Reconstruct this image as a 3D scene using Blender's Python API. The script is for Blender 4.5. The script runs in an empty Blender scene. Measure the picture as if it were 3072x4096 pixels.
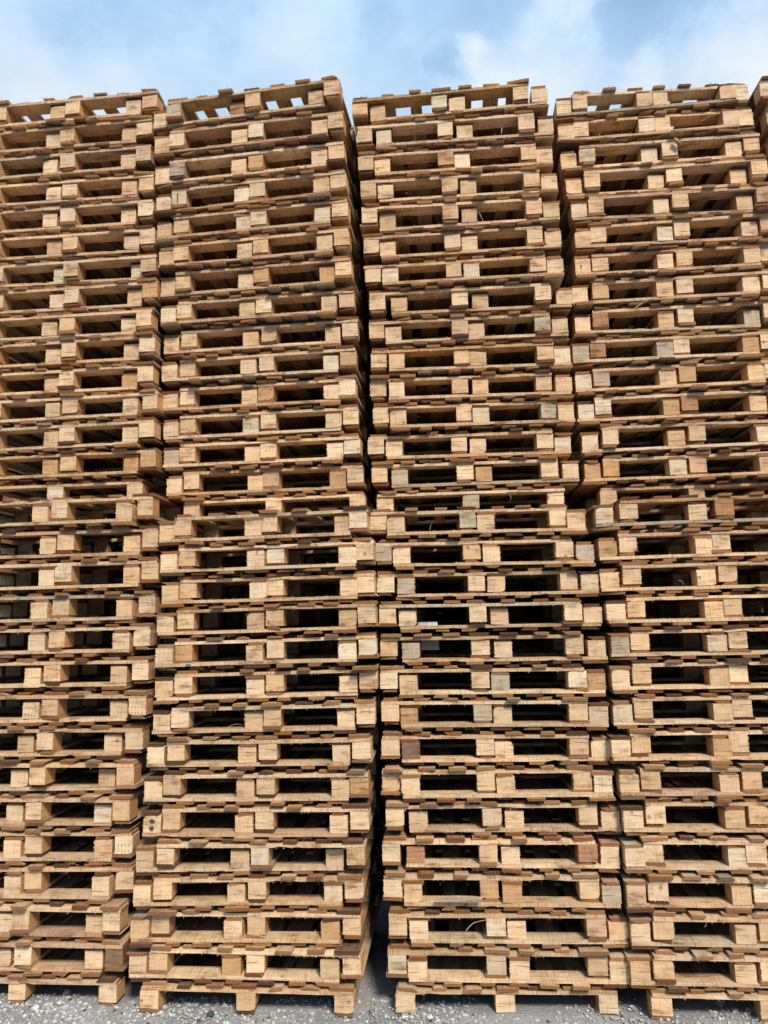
import bpy, math, random
from mathutils import Vector, Matrix, noise

# ------------------------------------------------------------------ camera, sky, sun, exposure
scene = bpy.context.scene
COL = scene.collection
F_PX, CX, CY = 2825.47, 1536.0, 2048.0            # focal length and centre in pixels of the 3072 x 4096 picture
CAM = Vector((0.0, -4.0933, 2.0919))
VR = Vector((0.99577, 0.08872, -0.02377)); VU = Vector((0.03617, -0.14084, 0.98937)); VF = Vector((-0.08443, 0.98605, 0.14345))
cd = bpy.data.cameras.new('camera'); cam = bpy.data.objects.new('camera', cd); COL.objects.link(cam)
m = Matrix((VR, VU, -VF)).transposed().to_4x4(); m.translation = CAM
cam.matrix_world = m
cd.sensor_fit = 'VERTICAL'; cd.sensor_height = 36.0; cd.sensor_width = 27.0; cd.lens = F_PX / 4096.0 * 36.0
cd.clip_start = 0.05; cd.clip_end = 2000.0
scene.camera = cam

SUN_EL, SUN_AZ = math.radians(45), math.radians(154)   # azimuth clockwise from +Y (north): behind the camera, to its right
world = bpy.data.worlds.new('World'); scene.world = world; world.use_nodes = True
nt = world.node_tree; nt.nodes.clear()
def N(tree, t, **kw):
    n = tree.nodes.new(t)
    for k, v in kw.items(): setattr(n, k, v)
    return n
def ray(px, py):
    return (VF * F_PX + VR * (px - CX) + VU * (CY - py)).normalized()
sky = N(nt, 'ShaderNodeTexSky', sky_type='NISHITA'); sky.sun_disc = False
sky.sun_elevation = SUN_EL; sky.sun_rotation = SUN_AZ; sky.air_density = 1.0; sky.dust_density = 1.5; sky.ozone_density = 1.5
bg_sky = N(nt, 'ShaderNodeBackground'); bg_sky.inputs['Strength'].default_value = 0.065
nt.links.new(sky.outputs[0], bg_sky.inputs['Color'])
tc = N(nt, 'ShaderNodeTexCoord')
def wmath(op, a, b=None, clamp=False):
    n = N(nt, 'ShaderNodeMath', operation=op); n.use_clamp = clamp
    for i, v in enumerate((a, b)):
        if v is None: continue
        if isinstance(v, (int, float)): n.inputs[i].default_value = v
        else: nt.links.new(v, n.inputs[i])
    return n.outputs[0]
def wnoise(scale, detail, rough, off=(0, 0, 0), dist=0.0, stretch=(1, 1, 1.6)):
    mp = N(nt, 'ShaderNodeMapping'); mp.inputs['Location'].default_value = off; mp.inputs['Scale'].default_value = stretch
    nt.links.new(tc.outputs['Generated'], mp.inputs['Vector'])
    n = N(nt, 'ShaderNodeTexNoise'); n.inputs['Scale'].default_value = scale; n.inputs['Detail'].default_value = detail
    n.inputs['Roughness'].default_value = rough; n.inputs['Distortion'].default_value = dist
    nt.links.new(mp.outputs[0], n.inputs['Vector'])
    return n.outputs['Fac']
# soft banks of bright cloud and blue-grey cloud, each a direction in the sky with an angular radius
def bank(px, py, rad):
    d = ray(px, py)
    n = N(nt, 'ShaderNodeVectorMath', operation='DISTANCE'); nt.links.new(warp, n.inputs[0]); n.inputs[1].default_value = d
    mr = N(nt, 'ShaderNodeMapRange', interpolation_type='SMOOTHSTEP'); nt.links.new(n.outputs['Value'], mr.inputs['Value'])
    mr.inputs['From Min'].default_value = rad; mr.inputs['From Max'].default_value = 0.0
    return mr.outputs['Result']
wn = N(nt, 'ShaderNodeTexNoise'); wn.inputs['Scale'].default_value = 7.0; wn.inputs['Detail'].default_value = 7.0; wn.inputs['Roughness'].default_value = 0.6
nt.links.new(tc.outputs['Generated'], wn.inputs['Vector'])
w1 = N(nt, 'ShaderNodeVectorMath', operation='MULTIPLY_ADD'); nt.links.new(wn.outputs['Color'], w1.inputs[0])
w1.inputs[1].default_value = (0.16, 0.16, 0.16); w1.inputs[2].default_value = (-0.08, -0.08, -0.08)
w2 = N(nt, 'ShaderNodeVectorMath', operation='ADD'); nt.links.new(tc.outputs['Generated'], w2.inputs[0]); nt.links.new(w1.outputs[0], w2.inputs[1])
warp = w2.outputs[0]
base = wnoise(2.2, 6.0, 0.55, (3.1, 1.7, 0.4), 0.5)
fine = wnoise(8.0, 9.0, 0.60, (0.3, 5.7, 2.4), 0.3)
bright = wmath('ADD', wmath('MULTIPLY', base, 0.50), wmath('MULTIPLY', fine, 0.42))
for px, py, rad, amp in ((120, 340, 0.16, 0.30), (700, 400, 0.16, 0.20), (1150, 10, 0.12, 0.14), (1300, 380, 0.16, 0.16), (1950, 370, 0.17, 0.24), (1890, 185, 0.035, 0.24), (2290, 60, 0.05, 0.18), (2210, 150, 0.05, 0.12), (2620, 260, 0.04, 0.12), (2560, 330, 0.06, 0.10),
                         (2450, 400, 0.14, 0.2), (2880, 280, 0.12, 0.2), (3060, 120, 0.1, 0.25),
                         (600, 190, 0.3, -0.12), (1500, 180, 0.22, -0.14), (1810, 245, 0.04, -0.22), (2600, 250, 0.14, -0.10), (2750, 40, 0.22, -0.08), (2050, 20, 0.12, -0.1)):
    bright = wmath('ADD', bright, wmath('MULTIPLY', bank(px, py, rad), amp))
cr = N(nt, 'ShaderNodeValToRGB'); nt.links.new(bright, cr.inputs[0])
e = cr.color_ramp.elements
e[0].position = 0.20; e[0].color = (0.34, 0.52, 0.78, 1)
e[1].position = 0.88; e[1].color = (0.93, 0.97, 1.0, 1)
x = cr.color_ramp.elements.new(0.42); x.color = (0.41, 0.60, 0.84, 1)
x = cr.color_ramp.elements.new(0.58); x.color = (0.56, 0.73, 0.91, 1)
bg_cl = N(nt, 'ShaderNodeBackground'); # an overcast sky is about three times brighter overhead than at the horizon
sx = N(nt, 'ShaderNodeSeparateXYZ'); nt.links.new(tc.outputs['Generated'], sx.inputs[0])
lum = wmath('MULTIPLY_ADD', wmath('MAXIMUM', sx.outputs['Z'], 0.0), 0.45); lum.node.inputs[2].default_value = 0.155
nt.links.new(lum, bg_cl.inputs['Strength'])
nt.links.new(cr.outputs[0], bg_cl.inputs['Color'])
fac = N(nt, 'ShaderNodeMapRange'); nt.links.new(bright, fac.inputs['Value'])
fac.inputs['From Min'].default_value = 0.15; fac.inputs['From Max'].default_value = 0.5; fac.inputs['To Min'].default_value = 0.75; fac.inputs['To Max'].default_value = 1.0
mx = N(nt, 'ShaderNodeMixShader'); nt.links.new(fac.outputs[0], mx.inputs[0]); nt.links.new(bg_sky.outputs[0], mx.inputs[1]); nt.links.new(bg_cl.outputs[0], mx.inputs[2])
wo = N(nt, 'ShaderNodeOutputWorld'); nt.links.new(mx.outputs[0], wo.inputs[0])

ld = bpy.data.lights.new('sun', 'SUN'); ld.energy = 1.5; ld.angle = math.radians(12); ld.color = (1.0, 0.93, 0.82)
sun = bpy.data.objects.new('sun', ld); COL.objects.link(sun)
sd = Vector((math.sin(SUN_AZ) * math.cos(SUN_EL), math.cos(SUN_AZ) * math.cos(SUN_EL), math.sin(SUN_EL)))
sun.rotation_euler = sd.to_track_quat('Z', 'Y').to_euler(); sun.location = sd * 30
vs = scene.view_settings
vs.view_transform = 'Standard'; vs.look = 'None'; vs.gamma = 1.0; vs.exposure = 1.28; vs.use_curve_mapping = False
scene.render.resolution_x = 768; scene.render.resolution_y = 1024
try: scene.cycles.max_bounces = 5; scene.cycles.diffuse_bounces = 1
except Exception: pass

# ------------------------------------------------------------------ helpers
rnd = random.Random(11)
def prop(o, label=None, cat=None, group=None, kind=None):
    if label: o['label'] = label
    if cat: o['category'] = cat
    if group: o['group'] = group
    if kind: o['kind'] = kind
    return o
def mesh(name, vf, mats, smooth=False):
    me = bpy.data.meshes.new(name); me.from_pydata(vf[0], [], vf[1])
    for mt in mats: me.materials.append(mt)
    if len(vf) > 2: me.polygons.foreach_set('material_index', vf[2])
    if smooth: me.polygons.foreach_set('use_smooth', [True] * len(me.polygons))
    me.update(); return me
def link(name, me, parent=None, loc=(0, 0, 0), rot=None, color=None):
    o = bpy.data.objects.new(name, me); COL.objects.link(o)
    o.location = loc
    if rot: o.rotation_euler = rot
    if parent: o.parent = parent
    if color: o.color = color
    return o
def hit(px, py, y=None, z=None):
    d = ray(px, py); t = (y - CAM.y) / d.y if y is not None else (z - CAM.z) / d.z
    return CAM + d * t

# ------------------------------------------------------------------ materials
def wood(name, axis, saw=0.0, end_mul=(0.55, 0.38, 0.25)):
    """Rough sawn timber: grain along `axis` (0 x, 1 y); end faces of the board are darker end grain; the tint is the board's own colour."""
    mt = bpy.data.materials.new(name); mt.use_nodes = True; t = mt.node_tree; L = t.links.new
    bs = t.nodes['Principled BSDF']; bs.inputs['Roughness'].default_value = 0.82; bs.inputs['Specular IOR Level'].default_value = 0.25
    tc = N(t, 'ShaderNodeTexCoord'); oi = N(t, 'ShaderNodeObjectInfo')
    mulr = N(t, 'ShaderNodeMath', operation='MULTIPLY'); L(oi.outputs['Random'], mulr.inputs[0]); mulr.inputs[1].default_value = 91.7
    ad = N(t, 'ShaderNodeVectorMath', operation='ADD'); L(tc.outputs['Object'], ad.inputs[0]); L(mulr.outputs[0], ad.inputs[1])
    def noi(sx, sy, sz, detail=5.0, rough=0.6, dist=0.0):
        mp = N(t, 'ShaderNodeMapping'); mp.inputs['Scale'].default_value = (sx, sy, sz); L(ad.outputs[0], mp.inputs['Vector'])
        n = N(t, 'ShaderNodeTexNoise'); n.inputs['Scale'].default_value = 1.0; n.inputs['Detail'].default_value = detail
        n.inputs['Roughness'].default_value = rough; n.inputs['Distortion'].default_value = dist
        L(mp.outputs[0], n.inputs['Vector']); return n.outputs['Fac']
    def ma(op, a, b, c=None):
        n = N(t, 'ShaderNodeMath', operation=op)
        for i, v in enumerate((a, b, c)):
            if v is None: continue
            if isinstance(v, (int, float)): n.inputs[i].default_value = v
            else: L(v, n.inputs[i])
        return n.outputs[0]
    g = (5, 70, 70) if axis == 0 else (70, 5, 70)
    s = (140, 10, 10) if axis == 0 else (10, 140, 10)
    grain = noi(*g, detail=6, rough=0.65, dist=0.6)
    broad = noi(*((8, 16, 16) if axis == 0 else (16, 8, 16)), detail=4, rough=0.6)
    fleck = noi(60, 60, 60, detail=4, rough=0.7)
    marks = noi(*s, detail=3, rough=0.6)
    f = ma('MULTIPLY_ADD', grain, 0.62, ma('MULTIPLY_ADD', broad, 0.85, ma('MULTIPLY', fleck, 0.16)))      # about 0.8 mean
    cr = N(t, 'ShaderNodeValToRGB'); L(f, cr.inputs[0]); e = cr.color_ramp.elements
    e[0].position = 0.59; e[0].color = (0.44, 0.32, 0.23, 1); e[1].position = 1.0; e[1].color = (1.16, 1.16, 1.16, 1)
    x = e.new(0.76); x.color = (0.93, 0.89, 0.84, 1)
    # saw-blade marks across the grain
    smr = N(t, 'ShaderNodeMapRange'); L(marks, smr.inputs['Value']); smr.inputs['From Min'].default_value = 0.52; smr.inputs['From Max'].default_value = 0.68
    smr.inputs['To Min'].default_value = 0.0; smr.inputs['To Max'].default_value = saw
    sm = N(t, 'ShaderNodeMixRGB', blend_type='MULTIPLY'); L(smr.outputs[0], sm.inputs[0]); L(cr.outputs[0], sm.inputs[1]); sm.inputs[2].default_value = (0.55, 0.42, 0.36, 1)
    # dark knots, few of them
    vo = N(t, 'ShaderNodeTexVoronoi'); vo.inputs['Scale'].default_value = 7.0; L(ad.outputs[0], vo.inputs['Vector'])
    kn = N(t, 'ShaderNodeMapRange'); L(vo.outputs['Distance'], kn.inputs['Value']); kn.inputs['From Min'].default_value = 0.05; kn.inputs['From Max'].default_value = 0.10
    kn.inputs['To Min'].default_value = 0.75; kn.inputs['To Max'].default_value = 0.0
    km = N(t, 'ShaderNodeMixRGB', blend_type='MULTIPLY'); L(kn.outputs[0], km.inputs[0]); L(sm.outputs[0], km.inputs[1]); km.inputs[2].default_value = (0.38, 0.24, 0.16, 1)
    # end grain
    sn = N(t, 'ShaderNodeSeparateXYZ'); gn = N(t, 'ShaderNodeTexCoord'); L(gn.outputs['Normal'], sn.inputs[0])
    ab = ma('ABSOLUTE', sn.outputs[axis], None)
    en = N(t, 'ShaderNodeMapRange'); L(ab, en.inputs['Value']); en.inputs['From Min'].default_value = 0.6; en.inputs['From Max'].default_value = 0.8
    pores = noi(260, 260, 260, detail=2, rough=0.6)
    wv = N(t, 'ShaderNodeTexWave', wave_type='RINGS', rings_direction='Y' if axis == 1 else 'X'); L(ad.outputs[0], wv.inputs['Vector'])
    wv.inputs['Scale'].default_value = 34.0; wv.inputs['Distortion'].default_value = 5.0; wv.inputs['Detail'].default_value = 2.0
    pm = ma('ADD', ma('MULTIPLY', pores, 0.5), ma('MULTIPLY_ADD', wv.outputs[0], 0.22, 0.66))
    ec = N(t, 'ShaderNodeMixRGB', blend_type='MULTIPLY'); ec.inputs[0].default_value = 1.0; L(pm, ec.inputs[1]); ec.inputs[2].default_value = (*end_mul, 1)
    mixe = N(t, 'ShaderNodeMixRGB'); L(en.outputs[0], mixe.inputs[0]); L(km.outputs[0], mixe.inputs[1]); L(ec.outputs[0], mixe.inputs[2])
    tint = N(t, 'ShaderNodeMixRGB', blend_type='MULTIPLY'); tint.inputs[0].default_value = 1.0; L(oi.outputs['Color'], tint.inputs[1]); L(mixe.outputs[0], tint.inputs[2])
    L(tint.outputs[0], bs.inputs['Base Color'])
    bp = N(t, 'ShaderNodeBump'); bp.inputs['Strength'].default_value = 0.8; bp.inputs['Distance'].default_value = 0.004
    L(ma('MULTIPLY_ADD', marks, saw, ma('ADD', grain, ma('MULTIPLY', fleck, 0.7))), bp.inputs['Height']); L(bp.outputs[0], bs.inputs['Normal'])
    return mt
def plain(name, col, var=0.25, scale=40, rough=0.9):
    mt = bpy.data.materials.new(name); mt.use_nodes = True; t = mt.node_tree; bs = t.nodes['Principled BSDF']; bs.inputs['Roughness'].default_value = rough
    tc = N(t, 'ShaderNodeTexCoord'); n = N(t, 'ShaderNodeTexNoise'); n.inputs['Scale'].default_value = scale; n.inputs['Detail'].default_value = 5
    t.links.new(tc.outputs['Object'], n.inputs['Vector'])
    cr = N(t, 'ShaderNodeValToRGB'); t.links.new(n.outputs['Fac'], cr.inputs[0])
    cr.color_ramp.elements[0].position = 0.3; cr.color_ramp.elements[0].color = (*[c * (1 - var) for c in col], 1)
    cr.color_ramp.elements[1].position = 0.7; cr.color_ramp.elements[1].color = (*[min(1, c * (1 + var)) for c in col], 1)
    t.links.new(cr.outputs[0], bs.inputs['Base Color'])
    return mt
M_BLOCK = wood('block_wood', 0, saw=0.36, end_mul=(0.80, 0.62, 0.45))
M_STRING = wood('stringer_wood', 0, saw=0.75)
M_BOARD = wood('board_wood', 1, saw=0.35, end_mul=(0.60, 0.405, 0.265))
M_STRAW = plain('dry_straw', (0.55, 0.42, 0.22)); M_TWIG = plain('dark_twig', (0.10, 0.07, 0.05))

# ------------------------------------------------------------------ the ground
def ground_mat():
    mt = bpy.data.materials.new('sandy_concrete'); mt.use_nodes = True; t = mt.node_tree; L = t.links.new; bs = t.nodes['Principled BSDF']
    bs.inputs['Roughness'].default_value = 0.92
    tc = N(t, 'ShaderNodeTexCoord')
    def noi(sc, det=6, ro=0.6):
        n = N(t, 'ShaderNodeTexNoise'); n.inputs['Scale'].default_value = sc; n.inputs['Detail'].default_value = det; n.inputs['Roughness'].default_value = ro
        L(tc.outputs['Object'], n.inputs['Vector']); return n
    a, b = noi(2.2), noi(70, 4, 0.7)
    ad = N(t, 'ShaderNodeMath', operation='MULTIPLY_ADD'); L(b.outputs['Fac'], ad.inputs[0]); ad.inputs[1].default_value = 0.55; L(a.outputs['Fac'], ad.inputs[2])
    cr = N(t, 'ShaderNodeValToRGB'); L(ad.outputs[0], cr.inputs[0]); e = cr.color_ramp.elements
    e[0].position = 0.5; e[0].color = (0.20, 0.19, 0.175, 1); e[1].position = 1.0; e[1].color = (0.52, 0.495, 0.455, 1)
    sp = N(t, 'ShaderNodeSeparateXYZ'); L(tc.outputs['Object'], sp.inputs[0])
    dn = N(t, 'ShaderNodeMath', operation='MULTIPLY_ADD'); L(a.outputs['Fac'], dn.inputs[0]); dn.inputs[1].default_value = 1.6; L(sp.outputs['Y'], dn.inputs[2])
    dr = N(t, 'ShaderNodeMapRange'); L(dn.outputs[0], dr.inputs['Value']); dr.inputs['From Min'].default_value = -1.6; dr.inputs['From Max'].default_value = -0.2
    dm = N(t, 'ShaderNodeMixRGB'); L(dr.outputs[0], dm.inputs[0]); dm.inputs[1].default_value = (0.11, 0.10, 0.085, 1); L(cr.outputs[0], dm.inputs[2])  # unseen ground out front darkened to bounce less light into the openings
    vo = N(t, 'ShaderNodeTexVoronoi'); vo.inputs['Scale'].default_value = 160.0; L(tc.outputs['Object'], vo.inputs['Vector'])
    vr = N(t, 'ShaderNodeMapRange'); L(vo.outputs['Distance'], vr.inputs['Value']); vr.inputs['From Min'].default_value = 0.12; vr.inputs['From Max'].default_value = 0.22
    vr.inputs['To Min'].default_value = 0.8; vr.inputs['To Max'].default_value = 0.0
    mi = N(t, 'ShaderNodeMixRGB'); L(vr.outputs[0], mi.inputs[0]); L(dm.outputs[0], mi.inputs[1]); L(vo.outputs['Color'], mi.inputs[2])
    hs = N(t, 'ShaderNodeHueSaturation'); hs.inputs['Saturation'].default_value = 0.55; hs.inputs['Value'].default_value = 0.95; L(mi.outputs[0], hs.inputs['Color'])
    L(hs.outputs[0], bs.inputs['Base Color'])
    bp = N(t, 'ShaderNodeBump'); bp.inputs['Strength'].default_value = 1.0; bp.inputs['Distance'].default_value = 0.02; L(ad.outputs[0], bp.inputs['Height']); L(bp.outputs[0], bs.inputs['Normal'])
    return mt
def ground():
    xs = [-900, -200, -50, -15] + [-8 + 0.1 * i for i in range(161)] + [15, 50, 200, 900]
    ys = [-900, -200, -50, -12] + [-5 + 0.1 * i for i in range(111)] + [12, 50, 200, 900]
    V = []
    for y in ys:
        for x in xs:
            z = -0.004
            if -8.1 < x < 8.1 and -5.1 < y < 6.1: z += 0.010 * noise.noise(Vector((x * 1.7, y * 1.7, 0))) + 0.0025 * noise.noise(Vector((x * 9, y * 9, 3)))
            V.append((x, y, z))
    n = len(xs); Fc = [(j * n + i, j * n + i + 1, (j + 1) * n + i + 1, (j + 1) * n + i) for j in range(len(ys) - 1) for i in range(n - 1)]
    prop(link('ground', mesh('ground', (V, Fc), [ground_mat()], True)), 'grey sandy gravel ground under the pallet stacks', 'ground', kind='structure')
ground()
def pebble(r, rn, seg=6):
    V = [(0, 0, r)]; F = []
    ks = [(0.55, 0.8), (0.95, 0.25), (0.85, -0.45)]
    for rr, zz in ks:
        for a in range(seg):
            an = 2 * math.pi * a / seg + rn.random() * 0.5
            q = r * rr * rn.uniform(0.75, 1.2)
            V.append((q * math.cos(an), q * math.sin(an), r * zz * rn.uniform(0.8, 1.15)))
    V.append((0, 0, -r * 0.8))
    for a in range(seg): F.append((0, 1 + a, 1 + (a + 1) % seg))
    for k in range(2):
        for a in range(seg):
            b = (a + 1) % seg; F.append((1 + k * seg + a, 1 + (k + 1) * seg + a, 1 + (k + 1) * seg + b, 1 + k * seg + b))
    for a in range(seg): F.append((1 + 2 * seg + a, len(V) - 1, 1 + 2 * seg + (a + 1) % seg))
    return V, F
M_ST = [plain('white_stone', (0.62, 0.61, 0.58)), plain('grey_stone', (0.40, 0.385, 0.36)), plain('dark_stone', (0.07, 0.07, 0.075)), plain('tan_stone', (0.38, 0.33, 0.27))]
def gravel():
    rn = random.Random(5); V = []; F = []; I = []
    protos = [pebble(1.0, rn, 5) for _ in range(14)]
    for i in range(30000):
        x = rn.uniform(-3.5, 2.6); near = rn.random() < 0.6
        y = rn.uniform(-0.30, 0.10) if near else rn.uniform(-1.4, 1.3)
        dens = 1.6 * noise.noise(Vector((x * 1.6, y * 3.0, 7.0))) + (0.35 if y < -0.01 else -0.05 if near else -0.3)
        if rn.random() > 0.5 + 1.0 * dens: continue
        r = 0.0022 + 0.0105 * rn.random() ** 3.6
        if rn.random() < 0.006: r = rn.uniform(0.009, 0.017)
        pv, pf = rn.choice(protos); a = rn.uniform(0, 6.28); c, s = math.cos(a) * r, math.sin(a) * r
        k = rn.choices((0, 1, 2, 3), (0.28, 0.50, 0.03, 0.19))[0]; b = len(V); zz = r * rn.uniform(0.5, 0.8)
        V += [(x + c * v[0] - s * v[1], y + s * v[0] + c * v[1], -0.003 + r * 0.25 + v[2] * zz) for v in pv]
        F += [tuple(b + q for q in f) for f in pf]; I += [k] * len(pf)
    prop(link('gravel', mesh('gravel', (V, F, I), M_ST)), 'fine white and grey gravel scattered over the ground', 'gravel', kind='stuff')
gravel()
for px, py, r, k, lab in ((841, 4060, 0.021, 2, 'dark angular stone on the gravel in front of the second stack'),
                          (2880, 4012, 0.034, 3, 'largest pale lump of stone on the ground under the fourth stack'),
                          (2729, 3990, 0.020, 1, 'small grey stone in the shade under the fourth stack'),
                          (239, 4014, 0.019, 0, 'white stone between the runners of the leftmost stack, the right one of two'),
                          (145, 4034, 0.022, 0, 'flat white stone in front of the leftmost stack, the left one of two'),
                          (268, 3972, 0.024, 1, 'grey stone in the shade under the leftmost stack'),
                          (1722, 4072, 0.018, 0, 'white stone on the gravel in front of the third stack'),
                          (1345, 4040, 0.016, 1, 'grey stone in front of the gap beside the second stack')):
    p = hit(px, py, z=0.004); rn = random.Random(px)
    o = link('stone', mesh('stone', pebble(r, rn, 7), [M_ST[k]], False), None, (p.x, p.y, r * 0.42), (0, 0, rn.uniform(0, 6)))
    o.scale = (1.15, 0.9, 0.62); prop(o, lab, 'stone')

# ------------------------------------------------------------------ pallet parts
PW, PD = 1.160, 1.00                                   # width along the wall, depth into the stack
BW, BD, BH = 0.101, 0.100, 0.092                       # block
TS, TR, TD = 0.0188, 0.0200, 0.0192                      # stringer, runner, deck board thickness
GAP = 0.0004
HP = TR + BH + TS + TD                                  # 0.1495 one pallet; two nested ones 0.188
def add(vf, V, F):
    b = len(vf[0]); vf[0].extend(V); vf[1].extend(tuple(b + i for i in f) for f in F)
def sweep(profile, length, n, axis, jit, rn, bow=0.0, slant=0.0):
    """Closed profile (a, z) swept along x or y with every ring a little uneven, flat ends."""
    V = []; k = len(profile)
    ph = rn.uniform(0, 6); off = [0.0] * k
    for i in range(n + 1):
        t = i / n; s = (t - 0.5) * length
        bz = bow * math.sin(math.pi * t + ph * 0.1)
        for j, (a, z) in enumerate(profile):
            off[j] = off[j] * 0.6 + rn.uniform(-jit, jit)
            aa = a + off[j]; zz = z + off[(j + 1) % k] * 0.6 + bz
            ss = s + (slant * a if i in (0, n) else 0) + (rn.uniform(-jit, jit) if i in (0, n) else 0)
            V.append((ss, aa, zz) if axis == 0 else (aa, ss, zz))
    F = []
    for i in range(n):
        for j in range(k):
            a, b = i * k + j, i * k + (j + 1) % k; F.append((a, b, b + k, a + k) if axis == 1 else (a, a + k, b + k, b))
    F.append(tuple(range(k)) if axis == 0 else tuple(reversed(range(k)))); e = [n * k + j for j in range(k)]; F.append(tuple(reversed(e)) if axis == 0 else tuple(e))
    return V, F
def fibres(vf, pts, rn, lo, hi, w=0.0013):
    """torn wood fibres standing off a sawn edge; pts = (origin, direction)"""
    for p, d in pts:
        l = rn.uniform(lo, hi); d = (Vector(d) + Vector((rn.uniform(-.5, .5), rn.uniform(-.3, .1), rn.uniform(-.5, .5)))).normalized()
        s = d.cross(Vector((0, 1, 0.2))).normalized() * w * rn.uniform(0.7, 1.5); p = Vector(p); q = p + d * l * 0.5 + s * rn.uniform(-1, 1) * 2; e = p + d * l
        add(vf, [tuple(p - s), tuple(p + s), tuple(q + s * 0.7), tuple(q - s * 0.7), tuple(e)], [(0, 1, 2, 3), (3, 2, 4)])
def rect(w, h, na, nz):
    P = [(-w / 2 + w * i / na, -h / 2) for i in range(na)] + [(w / 2, -h / 2 + h * i / nz) for i in range(nz)]
    P += [(w / 2 - w * i / na, h / 2) for i in range(na)] + [(-w / 2, h / 2 - h * i / nz) for i in range(nz)]
    return P
def inset(vf_sweep, c=0.0): return vf_sweep
def block_mesh(i):
    rn = random.Random(100 + i); w = BW * rn.uniform(0.955, 1.015); h = BH - 2 * GAP
    P = rect(w, h, 4, 4); sk = rn.uniform(-0.025, 0.025)
    P = [(a + sk * z, z) for a, z in P]
    if rn.random() < 0.3:                              # wane: one corner is missing where the bark edge was
        cx, cz = rn.choice((-1, 1)), rn.choice((-1, 1)); P = [((a * 0.9 if a * cx > w * 0.45 and z * cz > h * 0.3 else a), (z - cz * 0.006 if a * cx > w * 0.3 and z * cz > h * 0.45 else z)) for a, z in P]
    V, F = sweep(P, BD * rn.uniform(0.96, 1.03), 3, 1, 0.0007, rn)
    vf = [list(V), list(F)]; y = -BD / 2 + 0.001
    pts = [((sx * w / 2, y, rn.uniform(-h / 2, h / 2)), (sx, -0.4, 0)) for sx in (-1, 1) for _ in range(rn.choice((2, 5, 16)))]
    pts += [((rn.uniform(-w / 2, w / 2), y, -h / 2), (0, -0.5, -1)) for _ in range(rn.choice((0, 3, 6)))]
    fibres(vf, pts, rn, 0.002, 0.009)
    if rn.random() < 0.45:                             # a drying crack across the front
        z0 = rn.uniform(-0.3, 0.3) * h; z1 = z0 + rn.uniform(-0.012, 0.012); x1 = rn.uniform(0.2, 1) * w / 2; yf = -BD / 2 - 0.0016
        vf[2:] = []; n0 = len(vf[1]); add(vf, [(-w / 2, yf, z0), (0, yf, (z0 + z1) / 2 - 0.0008), (x1, yf, z1), (0, yf, (z0 + z1) / 2 + 0.0008), (-w / 2, yf, z0 + 0.0016)], [(0, 1, 2, 3, 4)])
        idx = [0] * n0 + [1]
        return mesh('block', (vf[0], vf[1], idx), [M_BLOCK, M_TWIG])
    return mesh('block', vf, [M_BLOCK])
def board_profile(w, h, rn):
    k = rn.random()
    if k < 0.34: return rect(w, h, 4, 2)
    if k < 0.62:                                       # bevelled side
        d = rn.uniform(0.008, 0.028); s = rn.choice((-1, 1))
        return [(a + (s * -d * (z / h + 0.5) if a * s > w * 0.4 else 0), z) for a, z in rect(w, h, 4, 2)]
    if k < 0.82: return [(a * (1 - (z / h + 0.5) * rn.uniform(0.05, 0.16)), z) for a, z in rect(w, h, 4, 2)]
    if k < 0.93:                                       # ragged, split corner
        return [(a + rn.uniform(-0.004, 0.002), z * rn.uniform(0.75, 1.0)) for a, z in rect(w, h, 6, 2)]
    f = rn.choice((-1, 1))                             # rounded slab cut from the outside of the log
    return [(a, (z if z * f < 0 else f * h * (0.52 - 0.75 * (abs(a) / w * 2) ** 2.4 * 0.9))) if abs(z) > h * 0.4 else (a, z - f * h * 0.25) for a, z in rect(w, h, 6, 2)]
def board_mesh(i, w, h, nm):
    rn = random.Random(400 + i * 7 + int(w * 1000)); ww = w * rn.uniform(0.78, 1.14)
    V, F = sweep(board_profile(ww, h - 2 * GAP, rn), PD * rn.uniform(0.985, 1.0), 8, 1, 0.0006, rn, slant=rn.uniform(-0.12, 0.12) if rn.random() < .4 else 0)
    vf = [list(V), list(F)]; y = -PD / 2 + 0.006
    fibres(vf, [((rn.uniform(-ww / 2, ww / 2), y, rn.choice((-h / 2, h / 2)) * 0.9), (rn.uniform(-1, 1), -1.0, rn.choice((-1, 0.6)))) for _ in range(rn.choice((1, 4, 10)))], rn, 0.005, 0.018)
    return mesh(nm, vf, [M_BOARD])
def stringer_mesh(i):
    rn = random.Random(800 + i)
    V, F = sweep(rect(0.100, TS - 2 * GAP, 2, 2), PW * rn.uniform(0.992, 1.004), 34, 0, 0.00055, rn, bow=rn.uniform(-0.0025, 0.0025))
    V = [list(v) for v in V]; K = len(rect(0.1, TS, 2, 2))
    for _ in range(rn.choice((0, 1, 2, 3))):           # chips knocked out of the front edge
        c = rn.randint(2, 31); lo = rn.choice((-1, 1))
        for v in V:
            if v[1] < -0.045 and v[2] * lo > TS * 0.3 and abs(v[0] - (c / 34 - 0.5) * PW) < 0.035 * rn.uniform(0.5, 1.3): v[2] -= lo * rn.uniform(0.002, 0.007)
    V = [tuple(v) for v in V]
    vf = [list(V), list(F)]
    n = rn.choice((4, 10, 40))
    fibres(vf, [((rn.uniform(-PW / 2, PW / 2), -0.049, -TS / 2), (rn.uniform(-0.6, 0.6), -0.3, -1)) for _ in range(n)], rn, 0.003, 0.012)
    fibres(vf, [((rn.uniform(-PW / 2, PW / 2), -0.049, TS / 2), (rn.uniform(-0.6, 0.6), -0.5, 1)) for _ in range(n // 2)], rn, 0.002, 0.007)
    return mesh('stringer_board', vf, [M_STRING])
BLOCKS = [block_mesh(i) for i in range(26)]
WIDE = [board_mesh(i, 0.132, TD, 'deck_board') for i in range(16)]
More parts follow.
